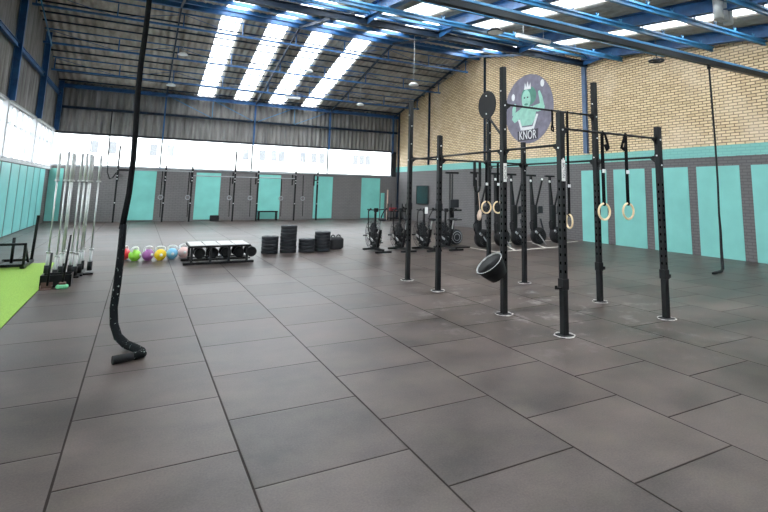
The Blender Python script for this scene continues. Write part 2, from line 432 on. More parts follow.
# far windows between the mullions
WZ0, WZ1 = 2.6, 4.08
cols_x = [2.05, 6.43, 10.68, 14.8]
bays = [(LX, 2.05), (2.05, 6.43), (6.43, 10.68), (10.68, 14.8)]
for a, b in bays:
    _wn[0] += 1
    f = MB().box((a, FY + .02, WZ0 - .04), (b, FY + .10, WZ0 + .03)).box((a, FY + .02, WZ1 - .04), (b, FY + .10, WZ1 + .02))
    w = (b - a)
    for k in (0, 1, 2, 3):
        x = a + .02 + (w - .04) * k / 3; f.box((x - .018, FY + .03, WZ0), (x + .018, FY + .08, WZ1))
    f.box((a, FY + .04, 3.86), (b, FY + .07, 3.885))
    fo = struct('window_%d' % _wn[0], f, 'pale_trim', 'wide far window band with thin pale frame')
    MB().box((a + .02, FY + .05, WZ0 + .03), (b - .02, FY + .056, WZ1 - .04)).build('glass_pane', GLASS, fo)
struct('wall_far_return', MB().box((14.8, FY, 2.56), (15.3, FY + .2, 4.1)), 'dark_grey_steel', 'dark panel at the right end of the far windows')
bpy.data.objects['wall_far_return'].name = 'wall_far_end'
portal(Vector(((LX + 14.8) / 2, FY - .02, (WZ0 + WZ1) / 2)), basis((0, -1, 0), (1, 0, 0)), 14.8 - LX, WZ1 - WZ0)
# left windows
lcols = [24.25, 19.75, 15.15, 10.6, 6.0, 1.4, -3.2, -7.8]
for k in range(len(lcols) - 1):
    b, a = lcols[k], lcols[k + 1]; _wn[0] += 1
    f = MB().box((LX - .12, a, 2.42), (LX - .04, b, 2.52)).box((LX - .12, a, 4.1), (LX - .04, b, 4.17))
    for j in range(6):
        y = a + .05 + (b - a - .1) * j / 5; f.box((LX - .1, y - .035, 2.5), (LX + .0, y + .035, 4.12))
    f.box((LX - .09, a, 3.55), (LX - .06, b, 3.58))
    fo = struct('window_%d' % _wn[0], f, 'grey_steel', 'tall side window bay with thin grey bars')
    MB().box((LX - .08, a + .02, 2.52), (LX - .074, b - .02, 4.1)).build('glass_pane', GLASS, fo)
portal(Vector((LX + .01, (FY + BY) / 2, 3.3)), basis((1, 0, 0), (0, 1, 0)), FY - BY, 1.7)
# painted panels
for a, b in [(8.75, 9.99), (7.2, 8.44), (5.70, 6.92), (4.2, 5.43), (2.66, 3.89), (1.12, 2.36), (-.4, .84), (-1.95, -.7)]:
    trim(MB().box((RX - .012, a, .0), (RX, b, 2.57)), 'teal_paint', 'teal painted panel on the right wall')
for a, b in [(LX + .02, -1.85), (.8, 1.94), (3.75, 4.93), (6.84, 8.05), (9.94, 11.05), (12.85, 14.06)]:
    trim(MB().box((a, FY - .015, .06), (b, FY, 2.43)), 'teal_board', 'teal panel on the far wall under the windows')
k = 0
y = 23.4
while y > BY + 1.2:
    trim(MB().box((LX, y - 1.17, .03), (LX + .015, y, 2.34)), 'cyan_board', 'pale teal panel on the left wall'); y -= 1.33
trim(MB().box((LX, BY, 2.36), (LX + .07, FY, 2.46)), 'pale_trim', 'pale rail along the left wall')
trim(MB().box((LX, FY - .06, 2.54), (14.8, FY + .04, 2.62)), 'grey_steel', 'window sill along the far wall')

# steel: columns
for x in cols_x:
    trim(MB().ibeam((x, FY - .12, 4.0), (x, FY - .12, EZ - .05), .07, .12, up=(0, 1, 0)), 'blue_steel', 'blue column on the far wall')
    trim(MB().box((x - .03, FY - .05, 2.6), (x + .03, FY + .1, 4.1)), 'dark_grey_steel', 'dark mullion between far windows')
for y in lcols[:7]:
    trim(MB().ibeam((LX + .11, y, 4.15), (LX + .11, y, roof_z(y) - .05), .14, .19, .016, up=(1, 0, 0)), 'blue_steel', 'blue steel column on the left wall')
    trim(MB().box((LX - .02, y - .09, 2.42), (LX + .07, y + .09, 4.16)), 'grey_steel', 'pale grey post between left windows')
for y, zb in ((20.6, 3.17), (15.6, 3.17), (9.6, 3.2), (24.1, .0)):
    w = .17 if y < 10 else .07
    trim(MB().ibeam((rx(y) - .06, y, zb), (rx(y) - .06, y, roof_z(y) - .1), w, .1, up=(1, 0, 0)), 'slate_steel' if y < 10 else 'dark_blue_steel', 'thin steel post against the brick wall')
# girts
trim(MB().ibeam((LX, FY - .1, 5.27), (RX, FY - .1, 5.27), .12, .12), 'dark_blue_steel', 'horizontal girt on the far wall')
trim(MB().ibeam((LX, FY - .2, EZ - .2), (RX, FY - .2, EZ - .2), .16, .18), 'blue_steel', 'blue eaves beam on the far wall')
trim(MB().box((LX, FY - .08, 4.04), (14.8, FY + .02, 4.14)), 'dark_grey_steel', 'head rail over the far windows')
trim(MB().ibeam((LX + .08, BY, 5.85), (LX + .08, FY, 5.85), .1, .16), 'blue_steel', 'girt along the left wall')
trim(MB().box((LX, BY, 4.13), (LX + .06, FY, 4.2)), 'grey_steel', 'head rail over the side windows')
def rod(p, q, r=.018, m='blue_steel_light', label='thin steel brace rod'): trim(MB().cyl(p, q, r, n=8), m, label)
g = FY - .22
rod((2.2, g, 6.2), (4.2, g, 5.3)); rod((4.3, g, 6.2), (6.3, g, 5.3)); rod((6.6, g, 5.3), (8.5, g, 6.2)); rod((8.6, g, 5.3), (10.6, g, 6.2))
rod((8.55, g, 6.2), (8.55, g, 5.3)); rod((4.25, g, 6.2), (4.25, g, 5.3))
rod((LX + .3, 15.6, 7.9), (LX + .3, 19.3, 6.9), .025)
# lattice girders across the hall
def lattice(y, m='blue_steel', depth=.5, lab='blue lattice girder under the far roof slope'):
    z1 = roof_z(y) - .1; z0 = z1 - depth; q = MB()
    q.bar((LX, y, z0), (FRX + .1, y, z0), .09, .07); q.bar((LX, y, z1 + .04), (FRX + .1, y, z1 + .04), .04, .05)
    xs = [LX + .1] + [2.2 + 2.15 * k for k in range(-1, 7)]
    for i, x in enumerate(xs):
        q.bar((x, y, z0), (x, y, z1), .04, .04)
    for i in range(len(xs) - 1):
        if i % 2: q.cyl((xs[i], y, z0), (xs[i + 1], y, z1), .012, n=6)
        else: q.cyl((xs[i], y, z1), (xs[i + 1], y, z0), .012, n=6)
    trim(q, m, lab)
for y in (16.8, 19.45, 21.85): lattice(y)
for y in (24.1, 23.2, 22.5, 21.2, 20.6, 20.0, 18.8, 18.2, 17.5):
    trim(MB().bar((LX, y, roof_z(y) - .07), (FRX + .1, y, roof_z(y) - .07), .035 if y in (22.5, 21.2, 20.0, 18.8, 17.5) else .06, .06), 'dark_blue_steel', 'dark purlin under the far roof slope')
for y in (15.2, 13.6, 12.0, 10.6):
    trim(MB().bar((LX, y, roof_z(y) - .09), (RX, y, roof_z(y) - .09), .06, .14), 'blue_steel', 'purlin under the middle roof slope')
trim(MB().ibeam((LX, RIDGE_Y, RIDGE_Z - .15), (RX, RIDGE_Y, RIDGE_Z - .15), .14, .2), 'blue_steel', 'blue ridge beam')
for x in cols_x:
    q = MB().bar((x, FY - .2, EZ - .20), (x, RIDGE_Y, RIDGE_Z - .20), .06, .09).bar((x, RIDGE_Y, RIDGE_Z - .20), (x, KNEE_Y, KNEE_Z - .2), .06, .09)
    trim(q, 'dark_blue_steel', 'blue rafter running up the far roof slope')
q = MB().ibeam((LX, KNEE_Y, 6.58), (RX, KNEE_Y, 6.58), .16, .2, .02)
trim(q, 'dark_blue_steel', 'deep dark blue girder across the hall')
trim(MB().bar((LX, KNEE_Y - .16, 6.80), (RX, KNEE_Y - .16, 6.80), .08, .08), 'blue_steel_light', 'bright blue edge member above the deep girder')
for y in (7.9, 6.3, 4.72, 3.3, 1.78, .2, -1.4, -3.0, -4.6, -6.2):
    z = roof_z(y) - .50; q = MB().ibeam((LX, y, z), (RX, y, z), .07, .13).bar((LX, y - .04, z + .05), (RX, y - .04, z + .05), .02, .05)
    x = LX + .5
    while x < RX - .3:
        q.bar((x, y - .02, z + .06), (x - .05, y - .02, z + .17), .018, .018).bar((x, y - .02, z + .06), (x + .05, y - .02, z + .17), .018, .018); x += .85
    trim(q, 'blue_steel_light', 'bright blue purlin under the near roof')
for x in (15.5, 12.4, 9.15, 6.7, 3.2, .2):
    q = MB().ibeam((x, KNEE_Y, KNEE_Z - .22), (x, BY, roof_z(BY) - .22), .2, .34, .018)
    q.prism([(x - .01, KNEE_Y, 6.75), (x - .01, KNEE_Y, 6.5), (x - .01, KNEE_Y - 1.2, 6.6)], (.02, 0, 0))
    trim(q, 'blue_steel', 'wide blue rafter under the near roof')
for y in (1.4, -3.2):
    trim(MB().ibeam((15.45, y, 0), (15.45, y, roof_z(y) - .4), .2, .3, up=(1, 0, 0)), 'blue_steel', 'blue column on the right wall')

# rope beam, hung low across the hall
q = MB().bar((LX, 3.3, 4.90), (RX, 3.3, 4.90), .12, .12)
for x in (.2, 3.2): q.bar((x, 3.3, 4.94), (x, 3.3, roof_z(3.3) - .4), .04, .04)
trim(q, 'beam_dark', 'dark square beam carrying the climbing ropes')
trim(MB().bar((LX, 3.25, 4.985), (RX, 3.25, 4.985), .04, .05), 'blue_steel_light', 'bright blue edge of the rope beam')

# outside
ab = thing('apartment_building', 'pale apartment block with grey windows seen through the far window band', 'building', (10, 45, -.15))
MB().box((-40, 0, 0), (45, 8, 9)).build('wall', 'facade', ab)
for x in (-12.3, -11, -8, -6.7, -.4, 1.1, 2.2, 2.9, 5, 6.1, 6.9, 10.5, 11.2, 11.9, 16, 17, 18.2):
    MB().cbox((x, -.02, 4.95), (.55, .08, 1.0)).build('window', 'facade_glass', ab)

# turf
tag(MB().prism([(LX + .02, -7.9, .001), (0, -7.9, .001), (0, 6.9, .001), (-.2, 10.0, .001), (LX + .02, 10.0, .001)], (0, 0, .012)).build('artificial_turf', 'turf'),
    'bright green artificial turf strip along the left side of the floor', 'turf')

# ------------------------------------------------------------------ pull-up rig
RXs = (5.92, 7.85); RYs = (1.05, 2.21, 4.02, 5.15)
rig = thing('pull_up_rig', 'large black steel pull-up rig with eight uprights bolted to the floor', 'rig', (RXs[0], RYs[0], 0))
def RL(x, y, z): return (x - RXs[0], y - RYs[0], z)
heights = {(0, 0): 2.73, (1, 0): 2.69, (0, 1): 3.57, (1, 1): 3.57, (0, 2): 2.69, (1, 2): 2.69, (0, 3): 3.5, (1, 3): 3.5}
S = .078
for (i, j), h in heights.items():
    x, y = RXs[i], RYs[j]
    up = MB().cbox((0, 0, h / 2), (S, S, h), 0, .004).build('upright', PERF, rig); up.location = RL(x, y, 0)
    for z, n in (((2.27, (-1, 0)), (2.5, (0, -1)), (2.13, (0, -1))) if h < 3 else ((2.3, (-1, 0)), (2.98, (0, -1)), (2.62, (0, -1)), (3.2, (-1, 0)))):
        c = Vector((0, 0, z)); n = Vector((n[0], n[1], 0)); MB().cyl(c + n * (S / 2 - .002), c + n * (S / 2 + .010), .011, n=8).build('bolt', 'bolt_zinc', up)
    bp = MB().cbox(RL(x, y, .006), (.17, .17, .012), 0, .003).build('base_plate', 'black_steel', rig)
    random.seed(i * 7 + j); c = Vector(RL(x, y, .006)); rr = [max(.0008, random.uniform(-.006, .009)) for k in range(24)]
    o = MB().tube([c + Vector((math.cos(k * PI / 12) * (.115 + rr[k]), math.sin(k * PI / 12) * (.115 + rr[k]), 0)) for k in range(24)], [.003 + v for v in rr], 6, True).build('chalk_ring', 'chalk', bp)
    o['label'] = 'white chalk dust round the foot'
def rbar(p, q_, w=.032, rnd=True, gus=True):
    m = MB(); p = Vector(p); q_ = Vector(q_); d = (q_ - p).normalized(); p2 = p + d * S / 2; q2 = q_ - d * S / 2
    if rnd: m.cyl(p2, q2, w / 2, n=12)
    else: m.bar(p2, q2, w, w)
    if gus:
        for e, s_ in ((p2, 1), (q2, -1)):
            a = e + d * s_ * .11; side = d.cross(Vector((0, 0, 1))).normalized() * .004
            m.prism([e - side + Vector((0, 0, .03)), a - side + Vector((0, 0, .01)), a - side - Vector((0, 0, .01)), e - side - Vector((0, 0, .10))], side * 2)
            m.bar(e + Vector((0, 0, .05)), e - Vector((0, 0, .11)), .07, .012, d)
    return m.build('crossbar', 'black_steel', rig)
rbar(RL(RXs[0], RYs[1], 3.0), RL(RXs[1], RYs[1], 3.0)); rbar(RL(RXs[0], RYs[0], 2.52), RL(RXs[1], RYs[0], 2.52))
rbar(RL(RXs[0], RYs[2], 2.26), RL(RXs[1], RYs[2], 2.26)); rbar(RL(RXs[0], RYs[3], 2.34), RL(RXs[1], RYs[3], 2.34))
for i in (0, 1):
    z = (2.31, 2.25)[i]
    for j in range(3): rbar(RL(RXs[i], RYs[j], z), RL(RXs[i], RYs[j + 1], z))
# maker labels on two uprights
for (x, y) in ((RXs[0], RYs[0]), (RXs[0], RYs[1])):
    pl = MB().box(RL(x - .03, y - S / 2 - .003, 1.85), RL(x + .03, y - S / 2, 2.12)).build('label_plate', 'white_label', rig)
    text(pl, 'lettering', 'BICTON', .052, 'mural_dark', RL(x, y - S / 2 - .0045, 1.985), (PI / 2, PI / 2, 0), .0005)
# J hooks
for x, y, z, d in ((RXs[0], RYs[0], .60, -1), (RXs[1], RYs[1], .55, 1), (RXs[1], RYs[0], .60, 1), (RXs[0], RYs[2], 1.42, -1), (RXs[0], RYs[3], 1.4, -1)):
    q = MB().cbox(RL(x, y, z), (S + .018, S + .018, .13), 0, .004)
    q.bar(RL(x + d * .04, y, z - .045), RL(x + d * .12, y, z - .045), .035, .02).bar(RL(x + d * .12, y, z - .055), RL(x + d * .12, y, z - .01), .035, .012)
    q.build('j_hook', 'black_steel', rig)
# wall-ball disc at the top of the rear right upright
tg = MB().cyl(RL(RXs[1] - .06, RYs[3], 3.60), RL(RXs[1] - .035, RYs[3], 3.60), .31, n=40).build('wall_ball_target', 'black_steel', rig)
tg['label'] = 'round black target disc'
for dz in (.2, -.2):
    c = RL(RXs[1] - .062, RYs[3], 3.60 + dz); MB().cyl((c[0], c[1], c[2]), (c[0] - .012, c[1], c[2]), .018, n=8).build('bolt', 'bolt_zinc', tg)
MB().bar(RL(RXs[1] - .02, RYs[3] - .02, 3.33), RL(RXs[1] - .02, RYs[3] - .50, 2.86), .035, .035).build('target_brace', 'black_steel', rig)

# chalk bowl on an upright
cb = thing('chalk_bucket', 'black tilted bucket with grey inside clamped low to a front left rig upright', 'bucket', (5.69, 2.16, .645), 0)
ax = Vector((-.64, .10, .76)).normalized()
q = MB().lathe([(.10, -.14), (.135, -.135), (.185, .0), (.205, .085), (.218, .09), (.212, .10), (.195, .085)], (0, 0, 0), ax, 32)
q.build('body', 'black_rubber', cb)
MB().lathe([(.0, -.115), (.115, -.11), (.165, -.02), (.198, .098), (.203, .099), (.17, -.025), (.118, -.12), (.0, -.125)], (0, 0, 0), ax, 32).build('lining', 'chalky_lining', cb)
MB().torus(ax * .095, .208, .006, ax).build('rim', 'foil_grey', cb)
MB().bar((.06, .02, -.02), (.185, .05, -.02), .05, .09).build('clamp_bracket', 'black_steel', cb)

# ------------------------------------------------------------------ gymnastic rings
def ring(x, y, z, ztop, label, axis=(0, 1, 0), R=.105, tail=None, group='wooden gymnastic rings on black straps', pair=0):
    t = thing('gymnastic_ring', label, 'gymnastic ring', (x, y, z), 0, group)
    MB().torus((0, 0, 0), R, .0145, axis, 40, 12).build('ring', 'wood_ring', t)
    sw = MB(); a = Vector(axis); side = a.cross(Vector((0, 0, 1))).normalized()
    top = ztop - z + .02
    for s_ in (-1, 1):
        if pair: sw.bar((0, 0, 0) if 0 else side * (.022 * s_) + Vector((0, 0, R)), side * (.022 * s_) + Vector((0, 0, top)), .005, .02, a)
        else: sw.bar(Vector((0, 0, R - .02)) + a * .012 * s_, Vector((0, 0, top)) + a * .012 * s_, .036, .003, a)
    sw.torus((0, 0, R), .02, .012, side, 14, 6)
    st = sw.build('strap', 'strap', t)
    MB().cbox((0, -.016, min(.55, top * .5)), (.05, .02, .05), 0, .004).build('buckle', 'bolt_zinc', st)
    if tail:
        dx, l = tail; q = MB()
        q.tube([(0, 0, top), (dx * .5, -.02, top - .05), (dx, -.02, top - .16), (dx * 1.15, -.02, top - l), (dx * .7, -.03, top - l - .03), (dx * .35, -.02, top - l + .04)], [.018, .017, .018, .022, .022, .016], 8)
        q.build('strap_tail', 'strap', st)
    return t
ring(6.68, 1.05, 1.47, 2.52, 'pale wooden ring hanging in front of the tall rear upright, left of the front pair', tail=(.08, .22))
ring(7.15, 1.05, 1.475, 2.52, 'rightmost pale wooden ring, hanging against a teal wall panel', tail=(-.10, .20))
ring(7.22, 2.21, 1.27, 3.0, 'wooden ring turned nearly edge-on just right of the label upright', (-.95, .32, 0), pair=1)
ring(6.95, 4.02, 1.42, 2.26, 'wooden ring seen in front of the upright rowers, left of its pair')
ring(7.22, 4.02, 1.42, 2.26, 'wooden ring half hidden behind the tall front left upright')
q = MB().bar((6.88, 2.19, 3.01), (6.88, 2.19, 2.72), .04, .005).tube([(6.86, 2.19, 2.75), (6.85, 2.18, 2.68), (6.89, 2.18, 2.66), (6.90, 2.19, 2.74)], .012, 8)
tag(q.build('hanging_strap', 'strap'), 'short black strap end dangling from the high crossbar beside the mural', 'strap')
q = MB(); 
for x in (6.68, 6.80): q.bar((x, 4.02, 2.27), (x, 4.02, 1.80), .06, .006)
q.tube([(6.68, 4.02, 1.80), (6.70, 4.02, 1.72), (6.74, 4.02, 1.69), (6.78, 4.02, 1.72), (6.80, 4.02, 1.80)], .022, 8)
tag(q.build('resistance_band', 'black_rubber'), 'black band looped over the rear crossbar left of the small rings', 'band')
q = MB().lathe([(.0, -.10), (.03, -.09), (.045, -.02), (.035, .06), (.015, .10), (.0, .11)], (6.78, 4.0, 1.28), (0.15, 0, 1), 14)
q.bar((6.79, 4.0, 1.37), (6.76, 4.01, 1.70), .012, .004)
tag(q.build('chalk_bag', 'tan_plastic'), 'small tan pouch hanging left of the two small rings', 'bag')

# ------------------------------------------------------------------ climbing ropes
t = thing('climbing_rope', 'thick black climbing rope hanging in the left foreground with its end curled on the mats', 'rope', (1.17, 3.22, 0))
up = [(0, .08, 4.85)] + [(.01 + .012 * math.sin(k * 1.3), .06 - .01 * k, 4.4 - .4 * k) for k in range(8)]
lo = [(-.01, -.1, 1.25), (-.005, -.14, .9), (-.01, -.18, .6), (-.02, -.22, .36), (.0, -.28, .2), (.05, -.40, .095), (.13, -.56, .05), (.22, -.72, .042), (.275, -.85, .04), (.285, -.93, .04), (.22, -.98, .04), (.12, -1.01, .04)]
MB().tube(up + [(-.02, -.1, 1.2)], [.031] * len(up) + [.033], 12).build('rope', 'strap', t)
MB().tube(lo, [.036, .040, .041, .041, .042, .042, .042, .041, .04, .039, .038, .036], 14).build('rope_sleeve', ROPE, t)
MB().cyl((.20, -.985, .04), (.03, -1.035, .04), .04, n=14).build('end_cap', 'black_rubber', t)
MB().torus((0, .08, 4.93), .13, .02, (1, 0, 0), 20, 8).build('shackle', 'black_steel', t)
t = thing('climbing_rope', 'thin black climbing rope hanging before the right brick wall with its tail on the floor', 'rope', (13.05, 3.3, 0))
pts = [(.0, 0, 4.83), (.03, 0, 4.0), (.06, 0, 3.0), (.06, 0, 2.0), (.03, 0, 1.3), (.045, 0, .9), (.03, 0, .55), (-.0, -.02, .25), (-.03, -.04, .08), (-.12, -.06, .035), (-.35, -.1, .03), (-.62, -.16, .03)]
MB().tube(pts, [.022] * 5 + [.028, .03, .034, .034, .03, .028, .024], 10).build('rope', 'black_rubber', t)
q = MB().cyl((0, 0, 4.84), (0, 0, 4.75), .045, n=12).bar((0, 0, 4.80), (.25, 0, 4.86), .02, .02); q.build('mounting_hook', 'black_steel', t)

# ------------------------------------------------------------------ barbell stand and barbells
t = thing('barbell_stand', 'low black steel floor stand holding the upright barbells by the turf edge', 'stand', (.28, 7.6, 0))
BPOS = [(-.10, 8.1), (.10, 7.5), (.13, 7.9), (.12, 8.3), (.27, 8.0), (.36, 7.8), (.40, 8.15), (.40, 8.6), (.55, 8.4)]
MB().box((-.30, -.80, .0), (.13, -.50, .02)).box((-.30, -.80, .02), (.13, -.78, .20)).box((-.30, -.52, .02), (.13, -.50, .2)).box((-.30, -.80, .02), (-.28, -.5, .2)).box((.11, -.80, .02), (.13, -.5, .2)).build('front_tray', 'black_steel', t)
MB().box((-.26, -.5, 0), (-.08, .8, .03)).box((-.44, .42, 0), (.36, .58, .03)).box((-.26, .1, 0), (.16, .28, .03)).box((.05, .28, 0), (.2, 1.1, .03)).build('base_plate', 'black_steel', t)
for x, y in BPOS:
    MB().lathe([(.034, 0), (.044, 0), (.044, .17), (.034, .17), (.034, .02)], (x - .28, y - 7.6, .03), n=16).build('tube_socket', 'black_rubber', t)
def barbell(lab):
    r = thing('barbell', lab, 'barbell', (0, 0, 0), 0, 'barbells standing upright in the floor stand')
    MB().cyl((0, 0, .44), (0, 0, 1.76), .0145, n=12).build('shaft', 'chrome', r)
    for z0, z1 in ((.035, .43), (1.77, 2.29)):
        MB().cyl((0, 0, z0), (0, 0, z1), .026, n=16).build('sleeve', 'sleeve_chrome', r)
    for z in (.435, 1.765): MB().lathe([(.02, -.015), (.041, -.014), (.041, .014), (.02, .015)], (0, 0, z), n=18).build('collar', 'sleeve_chrome', r)
    return r
blabs = ['leftmost upright barbell, standing apart next to the turf', 'upright barbell second from the left in the floor stand', 'upright barbell third from the left in the stand', 'upright barbell fourth from the left in the stand',
         'middle front barbell in the stand, fifth from the left', 'upright barbell sixth from the left in the stand', 'upright barbell third from the right in the stand', 'upright barbell second from the right in the stand', 'rightmost upright barbell of the floor stand, leaning free of the cluster']
b0 = barbell(blabs[0]); b0.location = (BPOS[0][0], BPOS[0][1], .0)
for (x, y), lb in list(zip(BPOS, blabs))[1:]: dup(b0, (x, y, 0), 0, lb)
t = thing('broom', 'tall black-handled broom with a mint green head on the floor', 'broom', (.31, 6.63, .0))
MB().cyl((0, 0, .06), (.04, .02, .86), .016, n=10).build('handle', 'black_steel', t)
MB().cbox((0, 0, .035), (.17, .10, .07), 0, .02).build('brush_head', 'mint_brush', t)
MB().cbox((0, 0, .085), (.10, .06, .05), 0, .01).build('head_socket', 'bare_brown', t)
t = thing('dustpan', 'short upright-handled black dustpan beside the broom', 'dustpan', (.10, 6.66, 0))
q = MB().box((-.09, -.07, 0), (.07, .07, .008)).box((-.09, .06, .008), (.07, .07, .10)).box((-.09, -.07, .008), (-.083, .07, .06)).box((.063, -.07, .008), (.07, .07, .06)); q.build('pan', 'bare_brown', t)
MB().cyl((0, .06, .05), (.01, .08, .57), .017, n=10).build('handle', 'black_steel', t)

# sled on the turf
t = thing('push_sled', 'black steel push sled with tall posts on the green turf', 'sled', (-.85, 9.6, .013))
q = MB()
for x in (-.27, .22): q.bar((x, -.42, .035), (x, .62, .035), .07, .06); q.prism([(x - .035, -.42, .005), (x - .035, -.42, .065), (x - .035, -.52, .1), (x - .035, -.50, .06)], (.07, 0, 0))
q.bar((-.27, -.35, .06), (.22, -.35, .06), .05, .05).bar((-.27, .55, .06), (.22, .55, .06), .05, .05).box((-.2, -.2, .05), (.15, .2, .07))
q.build('base_frame', 'black_steel', t)
for x, y, h in ((-.27, -.4, 1.0), (.22, .55, 1.0)): MB().bar((x, y, .05), (x + (.03 if x > 0 else 0), y, h), .05, .05).build('push_post', 'black_steel', t)
MB().cyl((-.03, 0, .06), (-.03, 0, .58), .028, n=12).build('weight_post', 'black_steel', t)
MB().bar((-.3, -.4, .48), (.25, -.4, .48), .045, .045).bar((.23, -.4, .05), (.23, -.4, .48), .045, .045).bar((.23, -.4, .46), (.23, .1, .08), .035, .035).build('front_rail', 'black_steel', t)

# ------------------------------------------------------------------ kettlebells
kbs = [('red', 1.10, 10.1), ('green', 1.31, 9.80), ('purple', 1.58, 9.82), ('yellow', 1.83, 9.74), ('blue', 2.08, 9.86), ('pink', 2.34, 10.05)]
klab = {'red': 'red kettlebell half hidden behind the hanging rope', 'green': 'lime green kettlebell in the row on the floor', 'purple': 'purple kettlebell between the green and yellow ones', 'yellow': 'yellow kettlebell in the middle of the row',
        'blue': 'light blue kettlebell right of the yellow one', 'pink': 'pale pink kettlebell at the dumbbell rack end of the row'}
for c, x, y in kbs:
    t = thing('kettlebell', klab[c], 'kettlebell', (x, y, 0), random.uniform(-.5, .5) + .4, 'coloured kettlebells in a row')
    pr = [(.0, 0), (.07, 0)] + [(.128 * math.cos(a), .120 + .128 * math.sin(a)) for a in [math.radians(d) for d in range(-62, 80, 10)]] + [(.0, .243)]
    MB().lathe(pr, n=32).build('body', 'kb_' + c, t)
    pts = [(-.075, 0, .19), (-.092, 0, .23), (-.086, 0, .275), (-.05, 0, .298), (0, 0, .303), (.05, 0, .298), (.086, 0, .275), (.092, 0, .23), (.075, 0, .19)]
    MB().tube(pts, [.026, .023, .022, .021, .021, .021, .022, .023, .026], 12).build('handle', 'white_plastic', t)
    MB().lathe([(0, 0), (.034, 0), (.030, .006), (0, .008)], (.02, -.124, .125), (0, -1, 0), 24).build('weight_badge', 'white_plastic', t)

# ------------------------------------------------------------------ dumbbell rack
t = thing('dumbbell_rack', 'low black dumbbell rack with four white top panels', 'rack', (2.36, 8.65, 0))
for y in (0, .72): MB().bar((-.12 if y == 0 else -.12, y, .025), (1.36, y, .025), .07, .05).build('foot_rail', 'black_steel', t)
for k in range(4):
    x = .04 + k * .39
    MB().bar((x, .0, .04), (x, .04, .39), .05, .035).build('front_post', 'black_steel', t); MB().bar((x, .72, .04), (x, .76, .39), .05, .035).build('rear_post', 'black_steel', t)
MB().box((-.02, .0, .36), (1.28, .05, .40)).box((-.02, .90, .36), (1.28, .95, .40)).box((-.02, .0, .36), (.02, .95, .40)).box((1.24, .0, .36), (1.28, .95, .40)).build('top_frame', 'black_steel', t)
for k in range(4): MB().box((.0 + k * .318, .02, .401), (.296 + k * .318, .93, .412)).build('top_panel', 'grey_white_panel', t)
MB().bar((0, .1, .09), (1.3, .1, .09), .05, .03).bar((0, .6, .09), (1.3, .6, .09), .05, .03).build('saddle_rail', 'black_steel', t)
def dumbbell(lab, loc):
    r = thing('dumbbell', lab, 'dumbbell', loc, 0, 'black dumbbells in the low rack')
    for y in (-.17, .17):
        MB().lathe([(.0, -.06), (.095, -.06), (.115, -.045), (.115, .045), (.095, .06), (0, .06)], (0, y, 0), (0, 1, 0), 20, False).build('head', 'black_rubber', r)
    MB().cyl((0, -.12, 0), (0, .12, 0), .016, n=10).build('handle', 'chrome', r)
    return r
dl = ['leftmost black round dumbbell in the low rack', 'black round dumbbell second from the left in the low rack', 'black round dumbbell in the middle of the low rack', 'black round dumbbell second from the right in the low rack', 'black round dumbbell sticking out at the right end of the low rack']
d0 = dumbbell(dl[0], (2.58, 9.0, .222))
for k in range(1, 5): dup(d0, (2.58 + .279 * k, 9.0, .222), 0, dl[k])

# ------------------------------------------------------------------ bumper plates
def plate(lab, loc, grp):
    r = thing('bumper_plate', lab, 'weight plate', loc, random.uniform(0, 3), grp)
    MB().lathe([(.026, 0), (.10, .0), (.11, .008), (.185, .008), (.195, 0), (.212, .003), (.216, .012), (.216, .074), (.212, .083), (.195, .086), (.185, .078), (.11, .078), (.10, .086), (.026, .086)], n=36).build('disc', 'bumper_rubber', r)
    MB().lathe([(.0, .001), (.045, .001), (.045, .089), (.027, .089), (.027, .02), (0, .02)], n=20).build('hub', 'brushed_grey', r)
    return r
stacks = [(4.41, 10.15, 5, 'leftmost'), (4.90, 10.15, 8, 'tallest, second from left'), (5.39, 10.1, 4, 'third from left, lowest'), (5.84, 10.12, 6, 'rightmost')]
p0_ = None
ordn = ['lowest', 'second from the floor', 'third from the floor', 'fourth from the floor', 'fifth from the floor', 'sixth from the floor', 'seventh from the floor', 'eighth from the floor']
for x, y, n, nm in stacks:
    for k in range(n):
        pos = 'topmost' if k == n - 1 else ordn[k]
        lab = 'black bumper plate, %s in the %s stack' % (pos, nm); gp = 'bumper plates in stacks on the floor'
        off = (random.uniform(-.003, .003), random.uniform(-.012, .012))
        loc = (x + off[0], y + off[1], k * .0895)
        if p0_ is None: p0_ = plate(lab, loc, gp)
        else: dup(p0_, loc, random.uniform(0, 3), lab)
t = thing('sandbag', 'squat black fabric bag on the floor right of the plate stacks', 'bag', (6.33, 10.45, 0), .2)
MB().cbox((0, 0, .17), (.42, .34, .34), 0, .05).build('body', 'bag_fabric', t, .02)
for x in (-.08, .1): MB().tube([(x - .06, 0, .33), (x - .05, 0, .38), (x, 0, .40), (x + .05, 0, .38), (x + .06, 0, .33)], .018, 8).build('handle', 'bag_fabric', t)

